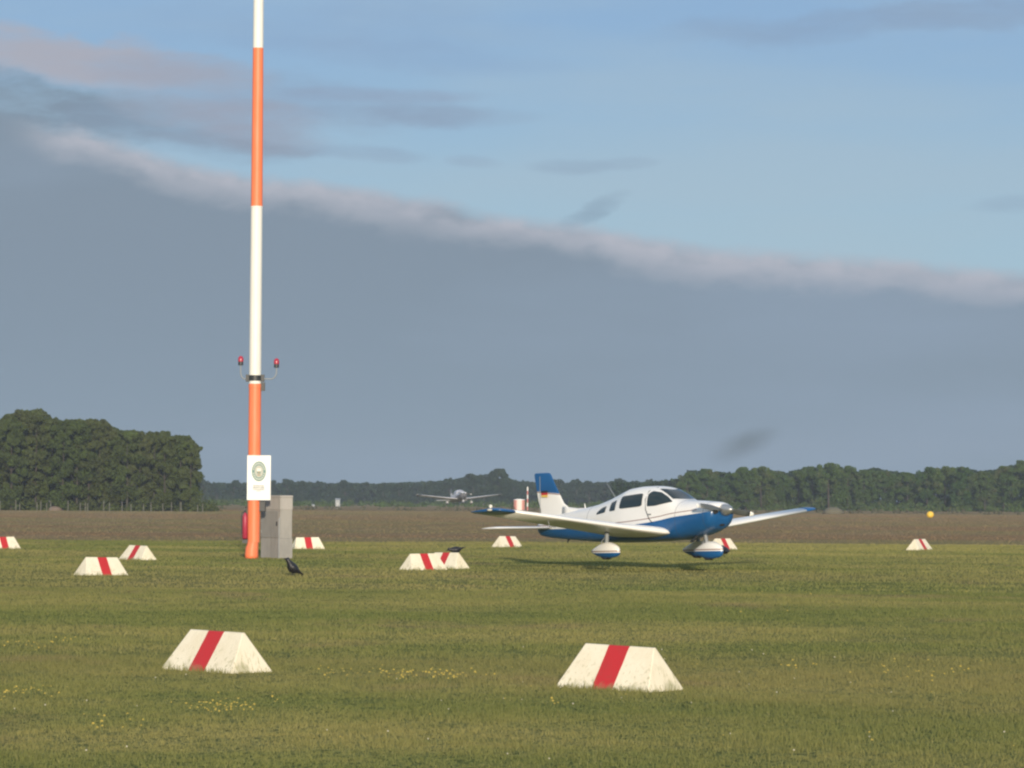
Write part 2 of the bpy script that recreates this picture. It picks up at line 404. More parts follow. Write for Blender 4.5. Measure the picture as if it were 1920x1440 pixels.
def marker_mesh(hl=.395, w=.275, a=.14, h=.395, t=.012):
    mb = MB()
    base = [(-hl-a, -w, 0), (hl+a, -w, 0), (hl+a, w, 0), (-hl-a, w, 0)]; top = [(-hl, -t, h), (hl, -t, h), (hl, t, h), (-hl, t, h)]
    v = []
    # subdivided shell so the bevel and a slight sag read as thin sheet
    def quad(p, q, r_, s_, nu, nv):
        k = len(mb.v); vs, fs = [], []
        for j in range(nv+1):
            for i in range(nu+1):
                u, w_ = i/nu, j/nv
                A = Vector(p).lerp(Vector(q), u); B = Vector(s_).lerp(Vector(r_), u); vs.append(A.lerp(B, w_))
        for j in range(nv):
            for i in range(nu): a_ = j*(nu+1)+i; fs.append((a_, a_+1, a_+nu+2, a_+nu+1))
        mb.add(vs, fs)
    quad(base[0], base[1], top[1], top[0], 16, 8); quad(base[2], base[3], top[3], top[2], 16, 8)
    quad(base[1], base[2], top[2], top[1], 4, 8); quad(base[3], base[0], top[0], top[3], 4, 8); quad(*top, 16, 1)
    me_o = mb.build('wedge_marker', M_mark)
    bm = bmesh.new(); bm.from_mesh(me_o.data); bmesh.ops.remove_doubles(bm, verts=bm.verts, dist=.001)
    bmesh.ops.recalc_face_normals(bm, faces=bm.faces)
    es = [e for e in bm.edges if len(e.link_faces) == 2 and e.calc_face_angle(0) > R(25)]
    bmesh.ops.bevel(bm, geom=es, offset=.008, segments=2, profile=.5, affect='EDGES')
    bm.to_mesh(me_o.data); bm.free(); return me_o
G = 'red and white wedge markers along the taxiway'
mk = [(411, 31.6, -44, 'large white wedge marker with one red stripe, in the left foreground grass'),
      (1165, 29.0, -40, 'large white wedge marker with one red stripe, in the right foreground grass'),
      (193, 69.9, 38, 'nearer wedge marker of the close pair left of the mast, stripe leaning right'),
      (261.5, 87.3, -48, 'farther wedge marker of the close pair left of the mast, thin red stripe'),
      (579, 108, 20, 'white wedge marker standing right beside the grey concrete cabinet'),
      (796, 77.2, 38, 'white wedge marker overlapping in front of another one, between cabinet and aeroplane'),
      (840, 78.9, -42, 'white wedge marker half hidden behind an overlapping one, below a crow'),
      (953, 115, 45, 'tiny wedge marker under the white tailplane of the blue and white aeroplane'),
      (1356, 112, 45, 'tiny wedge marker just beyond the nose wheel of the blue and white aeroplane'),
      (1725, 114, 55, 'tiny wedge marker alone at the lawn edge on the far right'),
      (8, 104, 32, 'small wedge marker cut off by the left edge of the photo')]
m0 = marker_mesh()
def tuft_base(x, y, r, n, hmax):
    vs = []
    for _ in range(n):
        a = random.uniform(0, 6.283); q = r*random.uniform(.8, 1.15); vs.append((x+q*math.cos(a), y+q*math.sin(a), random.uniform(.3, 1)*hmax))
    return vs
weeds = MB()
for i, (px, D, yaw, lab) in enumerate(mk):
    o = m0 if i == 0 else m0.copy()
    if i: COL.objects.link(o)
    x, y = atd(px, D); o.location = (x, y, -.006); o.rotation_euler = (R(random.uniform(-1, 1)), R(random.uniform(-1, 1)), R(yaw))
    tag(o, lab, 'marker', G)
    rot = Matrix.Rotation(R(yaw), 3, 'Z')
    for _ in range(300 if D < 40 else 110):   # uncut grass round its foot
        s = random.uniform(-1, 1)
        if random.random() < .68: p = Vector((s*.5, random.choice((-1, -1, -1, 1))*(.26+random.uniform(0, .06)), 0))
        else: p = Vector((random.choice((-1, 1))*(.48+random.uniform(0, .06)), s*.27, 0))
        p = rot @ p + Vector((x, y, 0)); h = random.uniform(.02, .075)*(1.9 if random.random() < .07 else 1); w = .004 if D < 40 else .009; l = random.uniform(-.4, .4)*h
        a = random.uniform(0, 3.14); dx, dy = math.cos(a)*w, math.sin(a)*w
        weeds.add([(p.x-dx, p.y-dy, -.01), (p.x+dx, p.y+dy, -.01), (p.x+l, p.y+random.uniform(-.3, .3)*h, h)], [(0, 1, 2)])
wo = weeds.build('uncut_grass', M_grass)
at = wo.data.attributes.new('tint', 'FLOAT', 'POINT'); at.data.foreach_set('value', np.repeat(rng.uniform(0, .8, len(wo.data.vertices)//3), 3).astype(np.float32)) if len(wo.data.vertices) % 3 == 0 else None
tag(wo, 'longer uncut grass blades round the feet of the wedge markers', 'grass', kind='stuff')

# ------------------------------------------------------------------ mast
MX, MD = atd(478, 90.2)
def mast_mat():
    m = bpy.data.materials.new('mast_paint'); m.use_nodes = True; nt = m.node_tree; b = nt.nodes['Principled BSDF']
    tc = nt.nodes.new('ShaderNodeTexCoord'); x, y, z = xyz(nt, tc.outputs['Object'])
    # colour bands: orange 0-4.92, white -9.94, orange -14.42, white -18.9
    w = z.f('GREATER_THAN', 4.92)*z.f('LESS_THAN', 9.94) + z.f('GREATER_THAN', 14.43)*z.f('LESS_THAN', 18.9)
    n = noise(nt, comb(nt, x*6, y*6, z*.9), 1, 5, .6)
    o = mix(nt, n.step(.4, .75), (.93, .215, .085, 1), (.90, .25, .12, 1))
    wt = mix(nt, n.step(.45, .8)*.5, (.84, .82, .76, 1), (.72, .70, .62, 1))
    nt.links.new(mix(nt, w, o, wt), b.inputs['Base Color']); b.inputs['Roughness'].default_value = .5
    return m
M_mast = mast_mat(); M_dark = mat('dark_steel', (.03, .035, .04), .5); M_redglass = mat('red_glass', (.42, .03, .06), .25)
M_white = mat('sign_white', (.85, .85, .82), .5, dirt=(.78, .78, .75)); M_grey = mat('grey_steel', (.3, .32, .33), .5, metal=.3)
mast = empty('signal_mast', (MX, MD, 0)); tag(mast, 'tall slim mast painted in orange and white bands beside a concrete cabinet', 'mast')
p = MB(); p.tube([(0, 0, .45), (0, 0, 1.6), (.0, 0, 4.85)], [.17, .18, .175], 24)
p.tube([(0, 0, 4.85), (0, 0, 10), (.0, 0, 15), (0, 0, 19.6)], [.172, .165, .148, .135], 24); p.build('pole', M_mast, mast)
MB().tube([(0, 0, 4.80), (0, 0, 4.90)], .184, 24).build('joint_ring', M_mast, mast); MB().tube([(0, 0, 9.90), (0, 0, 9.96)], .174, 24).build('joint_ring', M_mast, mast)
p = MB(); p.loft([[Vector((cx+rx*math.cos(a), ry*math.sin(a), z)) for a in (2*math.pi*k/20 for k in range(20))] for z, cx, rx, ry in
   ((.0, -.05, .185, .2), (.08, -.055, .19, .2), (.3, -.045, .18, .18), (.42, -.02, .16, .165), (.6, -.005, .155, .155))])
p.build('foot', M_mast, mast)
p = MB(); p.tube([(0, 0, 5.0), (0, 0, 5.16)], .18, 20); p.box(-.26, -.14, -.06, .06, 4.98, 5.18); p.box(.14, .26, -.06, .06, 4.98, 5.18); p.box(.17, .28, -.07, .05, 4.72, 4.96)
p.build('clamp', M_dark, mast)
for sx, zt in ((-1, 5.48), (1, 5.42)):
    X = sx*.41 if sx < 0 else .60
    a = MB(); a.tube([(sx*.2, 0, 5.06), (X*.8, 0, 5.06), (X*.93, 0, 5.12), (X, 0, 5.22), (X, 0, zt)], .018, 8); br = a.build('lamp_arm', M_grey, mast)
    a = MB(); a.tube([(X, 0, zt-.04), (X, 0, zt+.06)], [.075, .07], 14); a.build('lamp_socket', M_dark, br)
    a = MB(); a.tube([(X, 0, zt+.06), (X, 0, zt+.14), (X, 0, zt+.2), (X, 0, zt+.225)], [.075, .08, .06, .02], 14); a.build('warning_lamp', M_redglass, br)
p = MB(); p.box(.13, .33, -.08, .1, 1.32, 1.62); p.build('winch_box', M_dark, mast, bevel=.02)

# notice board on the mast
NB = empty('notice_board', (MX, MD-.19, 0)); tag(NB, 'white upright notice board with round emblem, fixed on the orange mast', 'sign')
p = MB(); p.box(-.185, .48, -.02, .012, 1.64, 2.90); p.build('panel', M_white, NB, bevel=.006)
for z in (1.8, 2.65): MB().box(-.1, .12, .014, .035, z, z+.06).build('mounting_strap', M_grey, NB)
M_em = mat('emblem_green', (.17, .28, .25), .6); M_em2 = mat('emblem_cream', (.50, .50, .44), .6); M_em3 = mat('emblem_brown', (.38, .30, .20), .6); M_txt = mat('letter_grey', (.10, .12, .12), .6)
def disc(mb, cx, cz, rx, rz, y, n=28, ri=0, m=0):
    if ri: mb.add([(cx+q*rx*math.cos(a), y, cz+q*rz*math.sin(a)) for a in (2*math.pi*k/n for k in range(n)) for q in (1, ri)], [(2*k, 2*k+1, (2*k+3) % (2*n), (2*k+2) % (2*n)) for k in range(n)], m)
    else: mb.add([(cx+rx*math.cos(a), y, cz+rz*math.sin(a)) for a in (2*math.pi*k/n for k in range(n))], [tuple(range(n))], m)
e = MB(); cx, cz = .147, 2.45
disc(e, cx, cz, .20, .28, -.024, ri=.60); disc(e, cx, cz, .118, .165, -.026, m=1, ri=.5)
disc(e, cx, cz, .058, .08, -.028, m=0)
e.box(cx-.055, cx+.055, -.034, -.030, cz+.0, cz+.085, 2); e.box(cx-.02, cx+.02, -.034, -.030, cz-.075, cz-.0, 3); e.box(cx-.05, cx+.05, -.034, -.030, cz-.12, cz-.09, 3)
for k in range(22):
    a = 2*math.pi*k/22
    if k % 11 in (0,): continue
    M = Matrix.Translation((cx+.158*math.cos(a), -.027, cz+.222*math.sin(a))) @ Matrix.Rotation(-a, 4, 'Y')
    e.box(-.018, .018, -.002, .002, -.012, .012, 2, M)
e.build('emblem', [M_em, M_em2, mat('emblem_white', (.82, .78, .70), .6), M_em3], NB)
t = MB()
for r_, (z, hw, h) in enumerate(((2.045, .15, .028), (1.995, .16, .030), (1.945, .15, .026), (1.90, .06, .018))):
    x = -hw
    while x < hw:
        w = random.uniform(.012, .03); t.box(cx+x, cx+min(x+w, hw), -.024, -.0215, z-h/2, z+h/2); x += w+.010
t.build('lettering', M_txt, NB)

# fire extinguisher hanging left of the mast
FX = MX-.245
fe = empty('fire_extinguisher', (FX, MD+.02, .55)); tag(fe, 'dark pink red fire extinguisher hanging left of the orange mast foot', 'fire extinguisher')
M_exr = mat('extinguisher_red', (.40, .035, .075), .45)
p = MB(); p.tube([(0, 0, .0), (0, 0, .02), (0, 0, .62), (0, 0, .70), (0, 0, .74)], [.05, .078, .078, .05, .022], 18); p.build('cylinder', M_exr, fe)
p = MB(); p.tube([(0, 0, .74), (0, 0, .80)], .028, 12); p.box(-.08, .03, -.012, .012, .80, .825); p.box(-.07, .02, -.01, .01, .85, .87); p.build('valve', M_dark, fe)
p = MB(); p.tube([(-.02, 0, .78), (-.095, -.01, .74), (-.10, -.02, .5), (-.092, -.02, .12)], .013, 8); p.build('hose', M_dark, fe)
p = MB(); p.box(-.07, .09, .085, .10, -.12, .75); p.box(-.07, .10, -.08, .085, -.12, -.02); p.build('bracket', M_dark, fe)

# concrete cabinet
def conc(name, c, d, bump=.5):
    m = bpy.data.materials.new(name); m.use_nodes = True; nt = m.node_tree; b = nt.nodes['Principled BSDF']
    tc = nt.nodes.new('ShaderNodeTexCoord'); x, y, z = xyz(nt, tc.outputs['Object'])
    n = noise(nt, comb(nt, x*3, y*3, z*1.2), 1, 6, .65); s = noise(nt, comb(nt, x*14, y*14, z*1.0), 1, 4, .6)
    col = mix(nt, n.step(.35, .7), c+(1,), d+(1,)); col = mix(nt, s.step(.5, .75)*.35, col, tuple(q*.6 for q in d)+(1,))
    nt.links.new(col, b.inputs['Base Color']); b.inputs['Roughness'].default_value = .85
    bp = nt.nodes.new('ShaderNodeBump'); bp.inputs['Strength'].default_value = bump; bp.inputs['Distance'].default_value = .01
    nt.links.new(n.k, bp.inputs['Height']); nt.links.new(bp.outputs[0], b.inputs['Normal']); return m
M_c1 = conc('concrete', (.37, .35, .32), (.29, .28, .26)); M_c2 = conc('concrete_pale', (.44, .41, .38), (.38, .36, .33)); M_c3 = conc('concrete_dark', (.30, .29, .27), (.25, .245, .23))
CX, CD = atd(521, 90.9)
cab = empty('concrete_cabinet', (CX, CD, 0), (0, 0, R(-55))); tag(cab, 'grey weathered concrete cabinet standing right behind the orange mast', 'cabinet')
# local: wide face looks to -x-y.., narrow end to +x
hw, hd = .53, .21
p = MB(); p.box(-hw, hw, -hd, hd, .0, .56); p.build('plinth', M_c1, cab, bevel=.015)
p = MB(); p.box(-hw+.012, hw-.012, -hd+.012, hd-.012, .56, 1.72); p.build('body', M_c1, cab, bevel=.015)
p = MB(); p.box(-hw-.006, hw-.10, -hd-.006+.006, -hd+.011, .59, 1.33); p.build('door', M_c3, cab, bevel=.004)
for z in (.70, 1.18): MB().tube([(-hw+.03, -hd-.006, z), (-hw+.03, -hd-.006, z+.09)], .012, 8).build('hinge', M_grey, cab)
MB().box(hw-.17, hw-.145, -hd-.03, -hd-.002, .92, 1.04).build('handle', M_dark, cab)
MB().tube([(hw-.03, -hd-.01, .0), (hw-.03, -hd-.01, 1.1), (hw-.03, -hd+.03, 1.16)], .018, 8).build('conduit', M_grey, cab)
p = MB(); p.box(-hw+.004, hw-.004, -hd+.004, hd-.004, 1.38, 1.715); p.build('lintel', M_c2, cab, bevel=.01)
p = MB(); p.box(-hw-.004, hw+.004, -hd-.004, hd+.004, 1.718, 1.78); p.build('lid', M_c2, cab, bevel=.015)

# ------------------------------------------------------------------ aeroplane
# local frame: X forward (spinner tip at 0), Y to the machine's left, Z up from the wheels' foot
ST = [ # x, top z, bottom z, widest z, half width, n_top, n_bot
 (-.30, 1.31, .98, 1.14, .24, 2.0, 2.0), (-.34, 1.36, .86, 1.12, .36, 2.3, 2.3), (-.45, 1.39, .76, 1.10, .43, 2.5, 2.5), (-.7, 1.415, .66, 1.06, .485, 2.6, 2.6),
 (-1.05, 1.44, .58, 1.03, .53, 2.6, 2.8), (-1.45, 1.465, .52, 1.02, .56, 2.4, 3.0), (-1.65, 1.54, .505, 1.02, .565, 3.0, 3.1), (-1.9, 1.68, .50, 1.02, .57, 3.0, 3.2), (-2.15, 1.785, .49, 1.03, .575, 3.0, 3.3),
 (-2.45, 1.83, .48, 1.04, .58, 3.0, 3.4), (-2.9, 1.835, .47, 1.04, .58, 3.0, 3.4), (-3.3, 1.795, .47, 1.03, .575, 3.0, 3.3), (-3.7, 1.70, .47, 1.02, .55, 2.2, 3.1),
 (-4.1, 1.565, .48, 1.01, .505, 2.2, 3.0), (-4.6, 1.44, .50, .99, .44, 2.2, 2.8), (-5.3, 1.34, .54, .96, .34, 2.2, 2.5), (-6.0, 1.25, .59, .93, .245, 2.1, 2.3),
 (-6.6, 1.17, .64, .91, .16, 2.0, 2.1), (-6.95, 1.10, .70, .90, .09, 2.0, 2.0), (-7.05, 1.0, .78, .89, .04, 2, 2)]
SA = np.array(ST)
def stn(x): return [np.interp(-x, -SA[:, 0], SA[:, i]) for i in range(1, 7)]
def surf_y(x, z):              # half width of the body at a height
    t, b, c, w, nt_, nb = stn(x)
    q = (z-c)/(t-c) if z > c else (c-z)/(c-b); n = nt_ if z > c else nb
    return w*max(0, 1-min(1, q)**n)**(1/n)
def top_z(x, y):
    t, b, c, w, n, nb = stn(x); q = min(1, abs(y)/w); return c+(t-c)*(1-q**n)**(1/n)
def ring(x, N=40):
    t, b, c, w, n1, n2 = stn(x); out = []
    for k in range(N):
        a = 2*math.pi*k/N; ca, sa = math.cos(a), math.sin(a); n = n1 if sa >= 0 else n2
        out.append(Vector((x, w*math.copysign(abs(ca)**(2/n), ca), c + ((t-c) if sa >= 0 else (c-b))*math.copysign(abs(sa)**(2/n), sa))))
    return out
def airfoil(n=14):
    up, lo = [], []
    for i in range(n+1):
        c = (1-math.cos(math.pi*i/n))/2
        y = .6*5*(.2969*math.sqrt(c)-.126*c-.3516*c*c+.2843*c**3-.1036*c**4)
        up.append((c, y*1.25)); lo.append((c, -y*.48))
    return up + lo[::-1][1:-1]
AF = airfoil()
def wsec(y, xle, ch, z, th, inc=2, vert=False):
    out = []; ci, si = math.cos(R(inc)), math.sin(R(inc))
    for c, t in AF:
        dx, dz = -c*ch, t*ch*th*1.66
        if vert: out.append(Vector((xle+dx, dz, y)))
        else: out.append(Vector((xle+dx*ci+0*si, y, z+dz*ci+dx*si+.3*ch*si)))
    return out

def paint(name, kind, pal):
    white, blue, line = pal
    m = bpy.data.materials.new(name); m.use_nodes = True; nt = m.node_tree; b = nt.nodes['Principled BSDF']
    tc = nt.nodes.new('ShaderNodeTexCoord'); x, y, z = xyz(nt, tc.outputs['Object'])
    n = noise(nt, comb(nt, x*.8, y*2, z*2), 1, 4, .5)
    W = mix(nt, n.step(.45, .8)*.3, white, tuple(c*.85 for c in white[:3])+(1,)); B = mix(nt, n.step(.3, .7), blue, tuple(c*.8 for c in blue[:3])+(1,))
    if kind == 'body':
        u = (x*-1)/8           # 0 at the spinner, 1 at eight metres aft
        zb = curve(nt, u, [(0, .60), (.04, .585), (.11, .555), (.19, .525), (.25, .49), (.375, .445), (.45, .43), (.55, .425), (.7, .425), (1, .43)])*2
        d = z-zb
        c = mix(nt, d.f('LESS_THAN', 0), W, B)
        ln = (d.f('GREATER_THAN', .085)*d.f('LESS_THAN', .105))*x.f('LESS_THAN', -.75)
        c = mix(nt, ln, c, line)
    elif kind == 'wing':
        c = mix(nt, y.f('ABSOLUTE').f('GREATER_THAN', 4.84), W, B)
        bl = y.f('ABSOLUTE').f('GREATER_THAN', 3.0)*(x+3.02).f('ABSOLUTE').f('LESS_THAN', .008)   # aileron gap
        c = mix(nt, bl, c, (.1, .1, .1, 1))
    elif kind == 'fin':
        c = mix(nt, (z + x*.09).f('GREATER_THAN', 1.185), W, B)
        c = mix(nt, ((z + x*.09)-1.165).f('ABSOLUTE').f('LESS_THAN', .012), c, line)
    elif kind == 'pant':
        c = mix(nt, z.f('LESS_THAN', .225), W, B)
        c = mix(nt, ((z-.262).f('ABSOLUTE')).f('LESS_THAN', .012), c, line)
    elif kind == 'blue': c = B
    else: c = W
    nt.links.new(c, b.inputs['Base Color']); b.inputs['Roughness'].default_value = .32; b.inputs['Coat Weight'].default_value = .25; b.inputs['Coat Roughness'].default_value = .15
    return m
M_glass = bpy.data.materials.new('cabin_glass'); M_glass.use_nodes = True
_b = M_glass.node_tree.nodes['Principled BSDF']; _b.inputs['Base Color'].default_value = (.02, .032, .034, 1); _b.inputs['Roughness'].default_value = .08
M_joint = mat('skin_joint', (.05, .07, .11), .6)
M_black = mat('black_rubber', (.02, .02, .022), .7); M_silver = mat('polished_metal', (.42, .43, .43), .3, metal=.7); M_blade = mat('blade_grey', (.10, .11, .11), .4)
M_lampw = mat('lamp_lens', (.75, .72, .62), .15); M_gear = mat('gear_grey', (.24, .26, .28), .45)

def side_patch(poly, side, off=.006, n=12):
    # a pane: polygon in (x, z) draped on the body side
    xs_ = [p[0] for p in poly]; zs_ = [p[1] for p in poly]
    mb = MB(); cx, cz = sum(xs_)/len(poly), sum(zs_)/len(poly); K = 6; N = len(poly)*n
    pts = []
    for i in range(len(poly)):
        a, b = Vector(poly[i]), Vector(poly[(i+1) % len(poly)])
        for k in range(n): pts.append(a.lerp(b, k/n))
    # soften corners
    for _ in range(3): pts = [(pts[i-1]+pts[i]*2+pts[(i+1) % N])/4 for i in range(N)]
    vs = []
    for r in range(K, 0, -1):
        for p_ in pts:
            q = Vector((cx, cz)).lerp(p_, r/K); vs.append((q.x, side*(surf_y(q.x, q.y)+off), q.y))
    vs.append((cx, side*(surf_y(cx, cz)+off), cz)); fs = []
    for r in range(K-1):
        for k in range(N): fs.append((r*N+k, r*N+(k+1) % N, (r+1)*N+(k+1) % N, (r+1)*N+k))
    for k in range(N): fs.append(((K-1)*N+k, (K-1)*N+(k+1) % N, len(vs)-1))
    mb.add(vs, fs, 0, True); return mb

def build_plane(loc, yaw, pitch, roll, pal, label, flag=True, M_glass=M_glass, wingc=None):
    root = empty('light_aircraft', loc)
    root.rotation_euler = (Matrix.Rotation(R(yaw), 3, 'Z') @ Matrix.Rotation(R(-pitch), 3, 'Y') @ Matrix.Rotation(R(roll), 3, 'X')).to_euler()
    tag(root, label, 'aeroplane', 'light aircraft')
    Pb, Pw, Pf, Pp, Pwh, Pbl = [paint('paint_'+k, k, pal) for k in ('body', 'wing', 'fin', 'pant', 'plain', 'blue')]
    if wingc: Pw = paint('paint_wing_grey', 'wing', (wingc, pal[1], pal[2]))
    xs_ = list(np.concatenate([np.linspace(-.30, -.5, 7), np.linspace(-.6, -7.05, 56)]))
    fus = MB().loft([ring(x) for x in xs_]).build('fuselage', Pb, root)
    for s in (-1, 1):
        for poly in ([(-1.80, 1.39), (-1.60, 1.425), (-1.82, 1.565), (-2.05, 1.67), (-2.30, 1.705), (-2.40, 1.64), (-2.38, 1.33), (-2.1, 1.34)],
                     [(-2.56, 1.34), (-2.58, 1.66), (-3.36, 1.60), (-3.40, 1.29)], [(-3.56, 1.26), (-3.56, 1.52), (-3.80, 1.46), (-3.80, 1.24)],
                     [(-3.98, 1.22), (-3.97, 1.38), (-4.16, 1.34), (-4.34, 1.22), (-4.34, 1.17)]):
            side_patch(poly, s).build('side_window', M_glass, fus)
    # windscreen draped over the slope
    mb = MB(); vs, fs = [], []; nx, ny = 9, 12
    for i in range(nx+1):
        for j in range(ny+1):
            v_ = -1+2*j/ny; x = -1.50-.52*i/nx + (-.16*(v_*v_)) ; yy = v_*(.37-.05*i/nx)
            vs.append((x, yy, top_z(x, yy)+.006))
    for i in range(nx):
        for j in range(ny): a = i*(ny+1)+j; fs.append((a, a+1, a+ny+2, a+ny+1))
    mb.add(vs, fs, 0, True); mb.build('windscreen', M_glass, fus)
    # door seam on the right side (cabin door) and post
    d = MB(); pts = [(-2.30, 1.79), (-2.44, 1.70), (-2.46, 1.5), (-2.42, 1.25), (-2.30, 1.02), (-2.2, .94)]
    d.tube([(x, -(surf_y(x, z)+.001), z) for x, z in pts], .011, 6); d.build('door_seam', M_dark, fus)
    d = MB(); d.box(-2.34, -2.22, -.590, -.575, 1.12, 1.15); d.build('door_handle', M_silver, fus)
    for X in (-1.42, -.56, -4.75):     # skin joints
        q = MB(); q.tube([p*1 if 0 else Vector((X, p.y*1.0015, p.z)) for p in ring(X, 48)[-10:]+ring(X, 48)[:15]], .004, 5); q.build('skin_joint', M_joint, fus)
        q = MB(); q.tube([Vector((X, p.y*1.0015, p.z)) for p in ring(X, 48)[10:35]], .004, 5); q.build('skin_joint', M_joint, fus)
    # cowl: inlets, exhaust
    for s in (-1, 1): MB().ell((-.325, s*.235, 1.15), (.03, .105, .07), 14, 8).build('air_inlet', M_black, fus)
    c = MB(); c.ell((-.40, 0, .865), (.06, .13, .055), 14, 8); c.build('chin_inlet', M_black, fus)
    c = MB(); c.tube([(-1.0, -.22, .60), (-1.1, -.24, .50), (-1.2, -.24, .46)], .032, 10); c.build('exhaust_pipe', M_dark, fus)
    # spinner and propeller
    sp = MB(); sp.loft([[Vector((x, r*math.cos(a), 1.20+r*math.sin(a))) for a in (2*math.pi*k/24 for k in range(24))] for x, r in ((-.31, .14), (-.24, .142), (-.16, .125), (-.08, .088), (-.03, .05), (0, .01))])
    sp = sp.build('spinner', M_silver, root)
    for s in (-1, 1):
        bl = MB(); rings_ = []; A = R(7)
        for r_, ch, tw in ((.10, .07, 55), (.25, .13, 42), (.45, .155, 30), (.65, .145, 23), (.82, .12, 18), (.93, .09, 16), (.955, .03, 16)):
            rg = []
            for k in range(10):
                a = 2*math.pi*k/10; u, v_ = math.cos(a)*ch/2, math.sin(a)*.012
                X = u*math.sin(R(tw))*1 + v_*math.cos(R(tw)); T = u*math.cos(R(tw)) - v_*math.sin(R(tw))
                yy, zz = s*r_, s*T
                rg.append(Vector((-.25+X, yy*math.cos(A)-zz*math.sin(-A)*1, 1.20+yy*math.sin(-A)+zz*math.cos(A))))
            rings_.append(rg)
        b_ = bl.loft(rings_[:5]).build('propeller_blade', M_blade, root)
        MB().loft(rings_[4:], 0).build('blade_tip', Pwh, b_)
    # wings
    for s in (-1, 1):
        secs = [(.42, -1.62, 1.98, .655, .15), (.62, -1.70, 1.88, .67, .15), (1.1, -1.86, 1.70, .73, .15), (1.7, -2.0, 1.55, .805, .145), (3.2, -2.13, 1.36, .99, .13), (4.84, -2.27, 1.14, 1.19, .12)]
        w = MB().loft([wsec(s*y, xl, ch, z, th) for y, xl, ch, z, th in secs]).build('wing', Pw, root)
        tip = MB().loft([wsec(s*y, xl, ch, z, th) for y, xl, ch, z, th in ((4.842, -2.272, 1.138, 1.1905, .121), (5.15, -2.31, 1.09, 1.225, .118), (5.26, -2.36, 1.02, 1.242, .10), (5.33, -2.48, .86, 1.255, .06))]).build('wing_tip', Pbl, w)
        l = MB(); l.ell((-2.60, s*5.36, 1.262), (.09, .035, .028), 12, 8); l.build('navigation_light', M_lampw, tip)
        if s < 0: l = MB(); l.ell((-2.75, s*5.20, 1.345), (.05, .04, .05), 12, 8); l.build('strobe_light', M_lampw, tip)
        l = MB(); l.tube([(-3.36, s*5.0, 1.19), (-3.56, s*5.02, 1.20)], .004, 6); l.build('static_wick', M_dark, w)
        f_ = MB(); f_.box(-3.545, -3.535, min(s*.7, s*3.0), max(s*.7, s*3.0), .72, .725); 
        # main gear
        g = empty('main_gear', (0, 0, 0)); g.parent = root
        st = MB(); st.tube([(-2.82, s*1.52, .20), (-2.78, s*1.52, .80)], [.045, .055], 12)
        st.build('strut', M_gear, g)
        st = MB(); st.tube([(-2.86, s*1.52, .30), (-3.0, s*1.52, .48), (-2.86, s*1.52, .60)], .016, 8); st.build('torque_link', M_gear, g)
        pant(g, -2.84, s*1.52, .56, .13, .20, Pp, 1.1, .06)
        wh = MB(); wh.tube([(-2.82, s*1.52-.065, .245), (-2.82, s*1.52+.065, .245)], .185, 20); wh.build('wheel', M_black, g)
        # tailplane
        MB().loft([wsec(s*y, xl, ch, z, th, 0) for y, xl, ch, z, th in ((.08, -6.30, .76, .885, .10), (1.75, -6.34, .72, .885, .10), (1.93, -6.38, .66, .885, .085), (1.96, -6.46, .5, .885, .05))]).build('tailplane', Pwh, root)
    # nose gear
    g = empty('nose_gear'); g.parent = root
    st = MB(); st.tube([(-.98, 0, .72), (-.86, 0, .22)], [.05, .04], 12); st.build('strut', M_gear, g)
    st = MB(); st.tube([(-.90, 0, .3), (-1.06, 0, .42), (-.94, 0, .54)], .015, 8); st.build('torque_link', M_gear, g)
    pant(g, -.86, 0, .56, .125, .205, Pp)
    wh = MB(); wh.tube([(-.84, -.06, .185), (-.84, .06, .185)], .18, 20); wh.build('wheel', M_black, g)
    # fin and rudder
    fsec = [(1.02, -5.32, 1.63), (1.26, -5.58, 1.37), (1.38, -5.86, 1.10), (1.50, -6.06, .96), (1.75, -6.23, .85), (2.05, -6.43, .715), (2.22, -6.52, .66), (2.27, -6.57, .60), (2.285, -6.66, .46)]
    fin = MB(); fin.loft([[Vector((xl-c*ch, t*ch*(.10 if z < 2.2 else .07)*1.5, z)) for c, t in AF] for z, xl, ch in fsec])
    fin = fin.build('fin', Pf, root)
    r_ = MB()
    r_.tube([(-6.93, -.045, 1.05), (-6.93, -.036, 2.2)], .006, 6); r_.build('rudder_seam', M_grey, fin)
    df = MB(); df.loft([[Vector((x, y*w, z0+(z1-z0)*q)) for y, q in ((-1, 0), (-.5, .7), (0, 1), (.5, .7), (1, 0))] for x, z0, z1, w in ((-5.0, 1.30, 1.36, .02), (-5.5, 1.22, 1.36, .05), (-5.9, 1.2, 1.40, .06), (-6.1, 1.15, 1.5, .05))])
    df.build('dorsal_fillet', Pwh, fin)
    if flag:
        fl = MB()
        for s in (-1, 1):
            for k, m_ in enumerate((0, 1, 2)):
                z = 1.83 - k*.055; fl.box(-6.86, -6.62, s*.058-.003, s*.058+.003, z-.052, z, m_)
        fl.build('flag_decal', [mat('flag_black', (.02, .02, .02)), mat('flag_red', (.5, .03, .03)), mat('flag_gold', (.75, .52, .12))], fin)
    # aerials
    a = MB(); a.tube([(-4.05, -.05, 1.56), (-4.4, -.05, 1.98)], [.012, .005], 8); a.build('whip_aerial', M_gear, fus)
    a = MB(); a.tube([(-5.25, 0, 1.33), (-5.28, 0, 1.47)], [.02, .008], 8); a.build('aerial', Pwh, fus)
    a = MB(); a.tube([(-5.9, 0, .60), (-5.95, 0, .50)], [.03, .012], 8); a.build('tie_down_ring', M_dark, fus)
    a = MB(); a.box(-4.45, -4.35, -.1, -.09, .42, .52); a.build('belly_aerial', M_lampw, fus)
    a = MB(); a.tube([(-2.55, -3.6, 1.0), (-2.5, -3.6, .86), (-2.28, -3.6, .85)], .012, 8); a.build('pitot_tube', M_gear, root)
